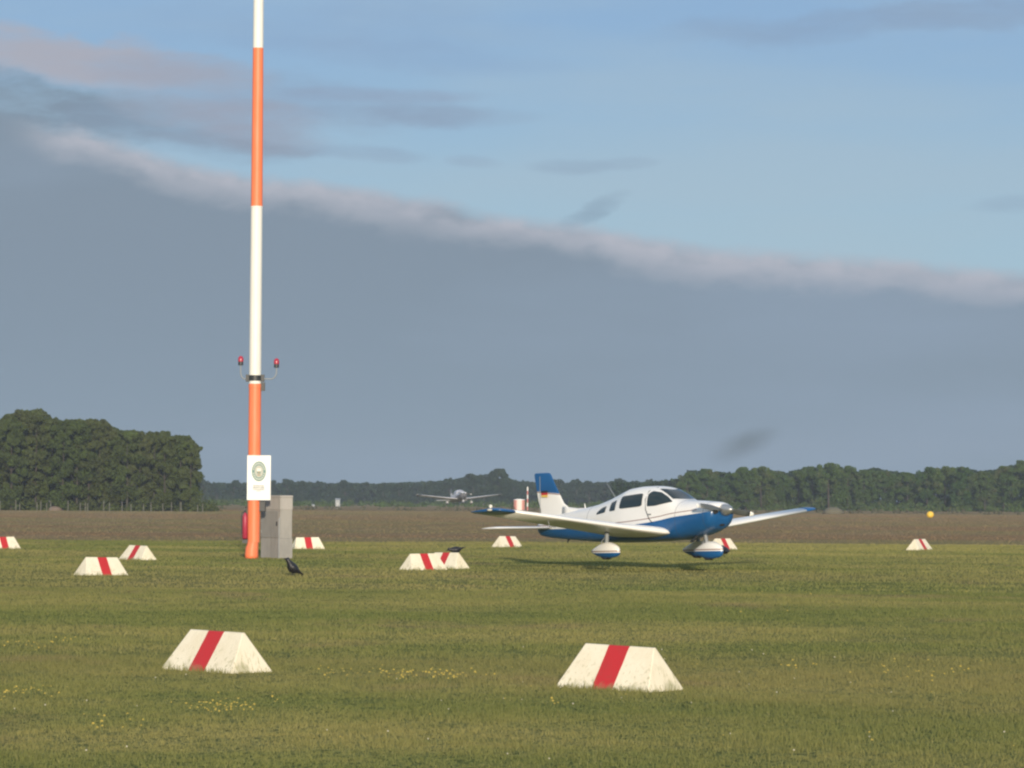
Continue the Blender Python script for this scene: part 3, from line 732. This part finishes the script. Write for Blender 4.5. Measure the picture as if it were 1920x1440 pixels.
    # cabin step
    a = MB(); a.tube([(-4.0, -.45, .60), (-4.0, -.55, .42), (-3.9, -.55, .42)], .012, 6); a.build('step', M_dark, fus)
    return root
def pant(g, x0, y0, L, w, h, m, k=1.2, dz=0):
    rings_ = []
    for t, sw, zt, zb in ((0, .04, .19, .15), (.05, .45, .275, .09), (.15, .75, .33, .055), (.3, .97, .375, .035), (.45, 1, .385, .03), (.6, .92, .36, .045), (.75, .7, .31, .075), (.9, .38, .25, .12), (1, .08, .215, .16)):
        x = x0+L*.95*(.5-t)*1.9; c, hh = (zt+zb)/2*k+dz, (zt-zb)/2*k
        rings_.append([Vector((x, y0+w*sw*math.copysign(abs(math.cos(a))**.8, math.cos(a)), c+hh*math.copysign(abs(math.sin(a))**.8, math.sin(a)))) for a in (2*math.pi*k/20 for k in range(20))])
    MB().loft(rings_).build('wheel_fairing', m, g)

pal1 = ((.86, .84, .80, 1), (.010, .105, .30, 1), (.22, .10, .09, 1))
build_plane((5.29, 76.07, .30), -49.6, 1.7, .3, pal1, 'blue and white low wing light aeroplane just above the lawn, nose to the right')
pal2 = ((.86, .84, .86, 1), (.16, .17, .20, 1), (.2, .2, .2, 1))
x2, y2 = atd(873, 388)
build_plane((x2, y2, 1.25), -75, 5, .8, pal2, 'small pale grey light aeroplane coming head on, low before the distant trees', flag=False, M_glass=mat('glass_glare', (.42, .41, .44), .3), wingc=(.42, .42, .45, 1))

# ------------------------------------------------------------------ crows
M_crow = mat('crow_black', (.012, .012, .015), .45); M_beak = mat('beak_black', (.02, .018, .016), .5)
def crow(loc, yaw, bend, label):
    root = empty('crow', loc, (0, 0, R(yaw))); tag(root, label, 'bird', 'crows on the grass')
    Mb = Matrix.Rotation(R(bend), 3, 'Y'); c = Vector((0, 0, .17))
    def ringat(x, z, ry, rz, n=14): return [c + Mb @ Vector((x, 1.6*ry*math.cos(a), z+1.65*rz*math.sin(a))) for a in (2*math.pi*k/n for k in range(n))]
    b = MB()
    b.loft([ringat(-.30, -.02, .035, .006), ringat(-.20, -.012, .04, .012), ringat(-.13, 0, .045, .035), ringat(-.06, .005, .065, .062), ringat(.02, .012, .07, .07), ringat(.09, .035, .058, .06),
            ringat(.135, .075, .04, .042), ringat(.165, .105, .034, .036), ringat(.19, .118, .033, .033), ringat(.215, .118, .022, .022), ringat(.23, .115, .008, .008)])
    b.build('body', M_crow, root)
    k = MB(); k.loft([ringat(.218, .114, .012, .014, 8), ringat(.25, .108, .008, .010, 8), ringat(.282, .098, .002, .002, 8)]); k.build('beak', M_beak, root)
    for s in (-1, 1):
        w = MB(); w.loft([[c + Mb @ Vector((x, s*(y*1.5+.012*math.cos(a)), z+h*math.sin(a))) for a in (2*math.pi*q/10 for q in range(10))] for x, y, z, h in ((.08, .055, .03, .02), (.02, .068, .02, .045), (-.08, .058, .012, .04), (-.18, .04, .0, .02), (-.25, .03, -.005, .006))]); w.build('wing', M_crow, root)
        l = MB(); l.tube([(.01, s*.035, .12), (-.01, s*.035, .07), (.005, s*.035, .008)], [.016, .007, .006], 8); l.tube([(-.02, s*.035, .006), (.045, s*.035, .006)], .005, 6); l.build('leg', M_beak, root)
    return root
x, y = gnd(551, 1080); crow((x, y, 0), 200, -27, 'black crow standing upright in front of the concrete cabinet foot')
x, y = atd(857, 96); crow((x, y, 0), 195, 24, 'black crow pecking with raised tail behind the overlapping wedge markers')
x, y = gnd(1361, 1043); crow((x, y, 0), 110, 0, 'tiny black crow on the lawn right of the aeroplane nose wheel')

# ------------------------------------------------------------------ small far things
M_pink = None
def tank_mat():
    m = bpy.data.materials.new('tank_paint'); m.use_nodes = True; nt = m.node_tree; b = nt.nodes['Principled BSDF']
    tc = nt.nodes.new('ShaderNodeTexCoord'); x, y, z = xyz(nt, tc.outputs['Object'])
    a = x.f('ABSOLUTE').f('LESS_THAN', .42)
    nt.links.new(mix(nt, a, (.68, .30, .24, 1), (.80, .66, .60, 1)), b.inputs['Base Color']); b.inputs['Roughness'].default_value = .5; return m
x, y = atd(975, 500); tk = empty('striped_tank', (x, y, 0)); tag(tk, 'small round tank painted red and white, seen left of the blue tail fin', 'tank')
MB().tube([(0, 0, .1), (0, 0, 1.65)], .88, 28).build('drum', tank_mat(), tk)
MB().tube([(0, 0, 1.65), (0, 0, 1.72), (0, 0, 1.82)], [.90, .90, .3], 28).build('lid', M_white, tk)
MB().tube([(0, 0, 0), (0, 0, .1)], .95, 28).build('foot', M_c1, tk)
x, y = atd(990.5, 500); po = empty('striped_post', (x, y, 0)); tag(po, 'thin red and white post standing right beside the striped tank', 'post')
for k in range(6):
    MB().tube([(0, 0, k*.62), (0, 0, (k+1)*.62)], .10, 12).build('band', mat('post_red', (.60, .22, .20)) if k % 2 == 0 else M_white, po)
x, y = atd(1745, 330); yb = empty('yellow_ball_marker', (x, y, 0)); tag(yb, 'yellow ball marker on a short post in the brown field at right', 'marker')
MB().ell((0, 0, .42), (.38, .38, .36), 20, 12).build('ball', mat('ball_yellow', (.85, .55, .06), .45), yb)
MB().tube([(0, 0, 0), (0, 0, .12)], [.12, .08], 12).build('foot', M_dark, yb)

def hut(px, D, w, h, label, name='field_hut', cat='hut'):
    x, y = atd(px, D); r_ = empty(name, (x, y, 0)); tag(r_, label, cat)
    MB().box(-w/2, w/2, -w/2, w/2, 0, h*.85).build('wall', M_hut, r_, bevel=.02)
    mb = MB(); e_ = w*.58; mb.add([(-e_, -e_, h*.85), (e_, -e_, h*.85), (e_, e_, h*.85), (-e_, e_, h*.85), (-e_, 0, h), (e_, 0, h)], [(0, 1, 5, 4), (2, 3, 4, 5), (0, 4, 3), (1, 2, 5), (0, 3, 2, 1)]); mb.build('roof', M_grey, r_)
    MB().box(-w*.2, w*.2, -w/2-.02, -w/2-.003, 0, h*.6).build('door', M_grey, r_)
M_hut = mat('hut_grey', (.34, .37, .38), .7)
hut(635, 520, .75, 1.75, 'pale narrow hut before the trees between cabinet and distant aeroplane')
hut(589, 500, .45, .8, 'tiny pale post box before the distant trees right of the cabinet', 'service_box', 'box')
def mound(px, D, w, h, label, m):
    x, y = atd(px, D); mb = MB(); n = 20; rings_ = []
    for i in range(7):
        t = i/6; r_ = math.cos(t*1.5); rings_.append([Vector((x+w/2*r_*math.cos(a)*(1+.08*math.sin(3*a+i)), y+w/2.5*r_*math.sin(a), -.02+h*math.sin(t*math.pi/2)*(1+.06*math.sin(5*a)))) for a in (2*math.pi*k/n for k in range(n))])
    o = mb.loft(rings_).build('earth_mound', m); tag(o, label, 'mound', 'low mounds at the far field edge')
M_sand = mat('sandy_earth', (.13, .12, .08), .95, dirt=(.10, .095, .06), dscale=.8)
mound(1563, 440, 3.0, .95, 'low sandy mound right of the far blue wing tip', M_sand)
mound(105, 395, 1.8, .55, 'low reddish mound at the foot of the left wood', mat('red_earth', (.19, .145, .115), .95))

# ------------------------------------------------------------------ trees
def crown_arrays(Ht, Wd, base, nclump, per, leaf, seed, squash=1.0, topbias=.5):
    r = np.random.default_rng(seed); V = []; T = []
    cz0, cz1 = base, Ht
    cs = []
    for _ in range(nclump):
        t = r.uniform(0, 1)**.8; z = cz0+(cz1-cz0)*t
        prof = np.sin(np.pi*np.clip(.12+.80*t, 0, 1))**.6
        a = r.uniform(0, 2*np.pi); q = prof*Wd/2*np.sqrt(r.uniform(.15, 1))*.82
        cs.append((q*np.cos(a), q*np.sin(a), z, r.uniform(.07, .2)*Wd*(1-.45*t)))
    cs.append((0, 0, Ht-.07*Wd, .10*Wd))
    for _ in range(9):
        a = r.uniform(0, 2*np.pi); q = r.uniform(.05, .42)*Wd; cs.append((q*np.cos(a), q*np.sin(a), Ht-(q/Wd)**1.3*.9*Wd+r.uniform(-.02, .05)*Wd, r.uniform(.035, .07)*Wd))
    for cx, cy, cz, cr in cs:
        n = per
        d = r.normal(size=(n, 3)); d /= np.linalg.norm(d, axis=1)[:, None]; rad = cr*r.uniform(.35, 1.12, n)**.6
        c = np.array([cx, cy, cz]) + d*rad[:, None]*np.array([1, 1, .8*squash])
        c[:, 2] = np.minimum(c[:, 2], Ht+.25)
        u = r.normal(size=(n, 3)); u /= np.linalg.norm(u, axis=1)[:, None]
        w = np.cross(u, d+r.normal(size=(n, 3))*.6); w /= np.linalg.norm(w, axis=1)[:, None]+1e-6
        s = leaf*r.uniform(.5, 1.3, n)[:, None]
        V.append(np.stack([c-u*s*.5, c+w*s*.42, c+u*s*.5, c-w*s*.42], 1)); T.append(np.repeat(np.clip(r.uniform(0, 1)*.6+r.uniform(0, .4, n), 0, 1), 4))
    V = np.concatenate(V).reshape(-1, 3); T = np.concatenate(T); return V, np.arange(len(V)).reshape(-1, 4), T
def make_tree(Ht, Wd, base, seed, leafm, barkm, nclump=46, per=75, leaf=.36, name='tree', lean=.3):
    root = empty(name)
    r = random.Random(seed)
    tk = MB(); x = y = 0; pts, rd = [], []
    for i in range(7):
        t = i/6; pts.append((x, y, -.1+Ht*.86*t)); rd.append(Wd*.022*(1-t)**.8+.03); x += r.uniform(-.06, .06)*lean*Ht*.3; y += r.uniform(-.05, .05)*lean*Ht*.2
    tk.tube(pts, rd, 8)
    for _ in range(7):
        i = r.randint(2, 5); p0 = Vector(pts[i]); a = r.uniform(0, 6.28); L = Wd*.34*r.uniform(.6, 1)
        p1 = p0+Vector((math.cos(a)*L*.5, math.sin(a)*L*.5, L*.35)); p2 = p0+Vector((math.cos(a)*L, math.sin(a)*L, L*.85)); tk.tube([p0, p1, p2], [rd[i]*.55, rd[i]*.35, .02], 6)
    tk.build('trunk', barkm, root)
    v, f, t = crown_arrays(Ht, Wd, base, nclump, per, leaf, seed)
    npmesh('crown', v, f, [leafm], attrs={'tint': t}, parent=root)
    return root
def plant(protos, used, k, loc, rz, sc, label, group, leafm=None):
    p = protos[k]; o = p if not used[k] else copy_tree(p); used[k] = True
    o.location = loc; o.rotation_euler = (0, 0, rz); o.scale = sc if isinstance(sc, tuple) else (sc,)*3
    tag(o, label, 'tree', group); return o

# left wood: outline heights read off the photograph (px -> top py)
LP = [make_tree(12, w, b, s, M_leaf_l, bk, 60, 150, .32) for w, b, s, bk in ((6.6, .9, 11, M_bark), (5.6, .6, 12, M_barkd), (7.2, 1.1, 13, M_bark), (5.2, .5, 14, M_barkd))]
lu = [False]*4
outl = [(-120, 792), (-60, 785), (0, 784), (30, 772), (68, 770), (100, 782), (140, 788), (185, 790), (205, 800), (250, 810), (285, 816), (322, 806), (340, 812), (360, 822), (378, 845)]
def interp(px, pts):
    return float(np.interp(px, [p[0] for p in pts], [p[1] for p in pts]))
rr = random.Random(5)
px = -110; i = 0
GL = 'broadleaf trees of the left wood'
while px < 362:
    D = 395 + rr.uniform(0, 6); h = H + (yh(px)-interp(px, outl)+rr.uniform(-9, 3))*D/F
    x, y = atd(px, D); k = i % 4; s = h/12
    lab = 'olive leaved front tree of the left wood, ' + next(w for lim, w in ((0, 'beyond the left edge'), (45, 'above the marker cut by the edge'), (85, 'under the highest treetops'), (130, 'above the reddish mound'),
        (210, 'above the nearer marker of the pair'), (260, 'above the gap between the paired markers'), (999, 'above the farther marker of the pair')) if px < lim)
    if px > 340: lab = 'outermost tree at the right end of the left wood'
    if 305 < px <= 340: lab = 'grey green tree next to the outermost tree of the left wood' if px > 322 else 'grey green tree rising behind the second last place of the left wood'
    last = px > 340
    plant(LP, lu, k, (x, y, 0), rr.uniform(0, 6.28), (s*rr.uniform(.8, 1.0)*(.62 if last else 1), s*.9, s), lab, GL)
    px += rr.uniform(19, 30) if px < 320 else 19; i += 1
px = -100
while px < 352:               # second and third rows close the gaps
    for D0 in (404, 414):
        D = D0 + rr.uniform(0, 5); h = H + (yh(px)-interp(px, outl)+rr.uniform(-12, 2))*D/F
        x, y = atd(px+rr.uniform(-8, 8), D); s = h/12
        plant(LP, lu, rr.randrange(4), (x, y, 0), rr.uniform(0, 6.28), (s*.95, s*.95, s), 'olive leaved tree standing deeper inside the left wood', GL)
    px += 34
# undergrowth in front of trees
def shrub_arrays(n, xr, yr, hr, leaf, seed, per=60):
    r = np.random.default_rng(seed); V = []; T = []
    for _ in range(n):
        h = r.uniform(*hr); c0 = np.array([r.uniform(*xr), r.uniform(*yr), 0]); m = per
        d = r.normal(size=(m, 3)); d /= np.linalg.norm(d, axis=1)[:, None]; d[:, 2] = abs(d[:, 2])
        c = c0 + d*np.array([h*.9, h*.7, h])*r.uniform(.5, 1, m)[:, None]
        u = r.normal(size=(m, 3)); u /= np.linalg.norm(u, axis=1)[:, None]; w = np.cross(u, d); s = leaf*r.uniform(.5, 1.3, m)[:, None]
        V.append(np.stack([c-u*s*.5, c+w*s*.42, c+u*s*.5, c-w*s*.42], 1)); T.append(np.repeat(r.uniform(0, 1, m), 4))
    V = np.concatenate(V).reshape(-1, 3); return V, np.arange(len(V)).reshape(-1, 4), np.concatenate(T)
v, f, t = shrub_arrays(260, (-78, -37.5), (393, 412), (.6, 2.4), .35, 3)
tag(npmesh('undergrowth', v, f, [M_leaf_l], attrs={'tint': t}), 'dark undergrowth filling the floor of the left wood', 'undergrowth', kind='stuff')

# right wood
RP = [make_tree(9, w, b, s, M_leaf_r, bk, 48, 130, .34) for w, b, s, bk in ((7.6, .8, 21, M_barkd), (6.2, .6, 22, M_bark), (8.4, 1.0, 23, M_barkd), (6.8, .6, 24, M_barkd), (5.6, .5, 25, M_bark))]
ru = [False]*5
outr = [(1080, 905), (1160, 903), (1200, 905), (1240, 900), (1280, 895), (1292, 880), (1330, 884), (1380, 884), (1420, 876), (1470, 884), (1530, 874), (1580, 874), (1605, 884), (1640, 876), (1690, 884),
        (1715, 888), (1745, 878), (1800, 876), (1845, 882), (1870, 878), (1900, 870), (1920, 866), (2050, 862)]
GR = 'broadleaf trees of the right wood'
px = 1290; i = 0
while px < 2010:
    D = 600 + rr.uniform(0, 14); h = H + (yh(px)-interp(px, outr)+rr.uniform(-9, 3))*D/F
    x, y = atd(px, D); k = rr.randrange(5); s = h/9
    where = next(w for lim, w in ((1330, 'above the aeroplane cabin'), (1400, 'above the aeroplane nose'), (1470, 'above the inner half of the far wing'), (1545, 'above the far blue wing tip'), (1600, 'above the sandy mound'),
        (1665, 'between sandy mound and lone marker'), (1722, 'straight above the lone far marker'), (1775, 'straight above the yellow ball'), (1850, 'just right of the yellow ball'), (1925, 'at the right edge of the photo'), (9999, 'cut off by the right edge')) if px < lim)
    plant(RP, ru, k, (x, y, 0), rr.uniform(0, 6.28), (s*rr.uniform(.75, 1.05), s*.9, s), 'green bushy front tree of the right wood, ' + where, GR); px += rr.uniform(26, 44); i += 1
px = 1300
while px < 2000:
    D = 622 + rr.uniform(0, 14); h = H + (yh(px)-interp(px, outr)+rr.uniform(-10, 2))*D/F
    x, y = atd(px, D); s = h/9
    plant(RP, ru, rr.randrange(5), (x, y, 0), rr.uniform(0, 6.28), (s, s, s), 'green tree standing deeper inside the right wood', GR); px += rr.uniform(36, 50)
v, f, t = shrub_arrays(240, (32, 112), (594, 618), (.5, 2.2), .45, 4)
tag(npmesh('undergrowth', v, f, [M_leaf_r], attrs={'tint': t}), 'low green bushes along the foot of the right wood', 'undergrowth', kind='stuff')

# distant middle wood: individual crowns stick out of one dark mass
DP = [make_tree(9, w, b, s, M_leaf_d, M_barkd, 36, 70, .55) for w, b, s in ((8, .6, 31), (9.5, .5, 32), (7, .6, 33))]
DP.append(make_tree(9, 9, .5, 35, M_leaf_d, M_barkd, 95, 110, .5)); du = [False]*4
outd = [(360, 905), (420, 904), (470, 905), (520, 906), (570, 901), (600, 905), (650, 904), (700, 906), (760, 903), (800, 902), (840, 900), (880, 892), (900, 892), (915, 896), (975, 900), (1000, 903), (1060, 904), (1120, 903), (1180, 903), (1240, 902), (1300, 900)]
GD = 'distant trees behind the aeroplanes'
px = 352
while px < 1300:
    D = 930 + rr.uniform(0, 40); h = H + (yh(px)-interp(px, outd)+rr.uniform(-6, 4))*D/F
    x, y = atd(px, D); s = h/9
    plant(DP, du, rr.randrange(3), (x, y, 0), rr.uniform(0, 6.28), (s*rr.uniform(.9, 1.3), s, s), 'dark distant tree of the low line, ' + next(w for lim, w in ((465, 'left of the mast'), (560, 'behind mast and cabinet'), (660, 'behind the pale narrow hut'), (780, 'between hut and distant aeroplane'), (940, 'behind the distant aeroplane'), (1010, 'behind the striped tank'), (1100, 'behind the blue tail fin'), (9999, 'behind the aeroplane fuselage')) if px < lim), GD); px += rr.uniform(24, 38)
x, y = atd(937, 880); s = (H+(936.8-882)*880/F)/9
plant(DP, du, 3, (x, y, 0), 1.0, (s*.85, s*.85, s), 'round crowned tree rising above the distant line left of the blue tail fin', GD)
x, y = atd(888, 890); s = (H+(936.8-891)*890/F)/9
plant(DP, du, 0, (x, y, 0), 2.0, (s*1.1, s, s), 'lower domed tree just left of the round crowned tree', GD)
def wood_mass():
    vs = []; ts = []
    r = np.random.default_rng(9)
    for x0, x1, D0, pts in ((340, 1320, 985, outd), (1150, 2050, 650, outr), (-250, 370, 430, [(p[0], p[1]+14) for p in outl])):
        n = 26000; px = r.uniform(x0, x1, n); D = D0+r.uniform(0, 12, n)
        top = H+(937+(px-960)*.0063 - np.interp(px, [p[0] for p in pts], [p[1] for p in pts]) - 3)*D/F
        z = top*r.uniform(0, 1, n)**.7; c = np.stack([(px-960)/F*D, D, z], 1)
        u = r.normal(size=(n, 3)); u /= np.linalg.norm(u, axis=1)[:, None]; w = np.cross(u, r.normal(size=(n, 3))); w /= np.linalg.norm(w, axis=1)[:, None]
        s = (D0/900*1.1)*r.uniform(.6, 1.4, n)[:, None]
        vs.append(np.stack([c-u*s*.5, c+w*s*.45, c+u*s*.5, c-w*s*.45], 1).reshape(-1, 3)); ts.append(np.repeat(r.uniform(0, 1, n), 4))
    V = np.concatenate(vs); return V, np.arange(len(V)).reshape(-1, 4), np.concatenate(ts)
v, f, t = wood_mass()
tag(npmesh('distant_wood', v, f, [M_leaf_d], attrs={'tint': t}), 'dark continuous wood on the horizon behind the single trees', 'wood', kind='stuff')
v, f, t = shrub_arrays(260, (-90, 40), (660, 900), (.6, 1.9), .6, 6, 46)
tag(npmesh('scrub', v, f, [M_leaf_r], attrs={'tint': t}), 'low lighter green scrub before the distant tree line', 'scrub', kind='stuff')
# pale shrubs and posts at the field's far edge
v, f, t = shrub_arrays(150, (-80, 95), (455, 520), (.25, .75), .3, 8, 40)
tag(npmesh('dry_scrub', v, f, [leaf_mat('dry_scrub', (.16, .15, .10), (.13, .14, .08), (.2, .17, .12))], attrs={'tint': t}), 'pale dry scrub along the far edge of the brown field', 'scrub', kind='stuff')
M_post = mat('post_pale', (.20, .19, .17), .8)
r0 = None; px = -20
while px < 392:
    x, y = atd(px, 383); h = rr.uniform(.8, 1.3)
    if r0 is None: r0 = MB().tube([(0, 0, -.05), (0, 0, 1.2)], .038, 8).build('fence_post', M_post); o = r0
    else: o = r0.copy(); COL.objects.link(o)
    o.location = (x, y, 0); o.scale = (1, 1, h/1.2); tag(o, 'pale wooden fence post before the left wood', 'post', 'pale fence posts along the left wood'); px += rr.choice((6, 8, 11, 16, 23, 31))+rr.uniform(-2, 2)

# ------------------------------------------------------------------ smoke
sx_, sy_ = atd(1388, 230)
sm = MB().ell((0, 0, 0), (1, 1, 1), 24, 14).build('smoke', mat('smoke_shell', (1, 1, 1)))
sm.location = (sx_, sy_, H + (939-836)/F*230); sm.scale = (3.6, 2.0, 1.3); sm.rotation_euler = (0, R(-22), 0)
tag(sm, 'faint dark smoke puff drifting in the air above the blue and white aeroplane', 'smoke', kind='stuff')
m = bpy.data.materials.new('smoke_air'); m.use_nodes = True; nt = m.node_tree; nt.nodes.clear()
out = nt.nodes.new('ShaderNodeOutputMaterial'); pv = nt.nodes.new('ShaderNodeVolumePrincipled'); tc = nt.nodes.new('ShaderNodeTexCoord')
x, y, z = xyz(nt, tc.outputs['Object']); r2 = x*x+y*y+z*z
n = noise(nt, tc.outputs['Object'], 1.6, 3, .5)
fall = (1-r2).f('MAXIMUM', 0)
den = fall*fall*(n.step(.2, .7)*.7+.3)*(x*.5+.62)*.34
nt.links.new(den.k, pv.inputs['Density']); pv.inputs['Color'].default_value = (.16, .17, .14, 1)
nt.links.new(pv.outputs[0], out.inputs['Volume']); sm.data.materials.clear(); sm.data.materials.append(m)

# ------------------------------------------------------------------ air
hz = MB().box(-1200, 1200, -30, 1250, -1, 24).build('haze', mat('haze_surface', (1, 1, 1)))
tag(hz, 'thin pale haze over the whole airfield', 'haze', kind='stuff')
m = bpy.data.materials.new('haze_air'); m.use_nodes = True; nt = m.node_tree; nt.nodes.clear()
out = nt.nodes.new('ShaderNodeOutputMaterial'); pv = nt.nodes.new('ShaderNodeVolumePrincipled')
pv.inputs['Color'].default_value = (.80, .88, 1, 1); pv.inputs['Density'].default_value = .00025; pv.inputs['Anisotropy'].default_value = .1
nt.links.new(pv.outputs[0], out.inputs['Volume']); hz.data.materials.clear(); hz.data.materials.append(m)
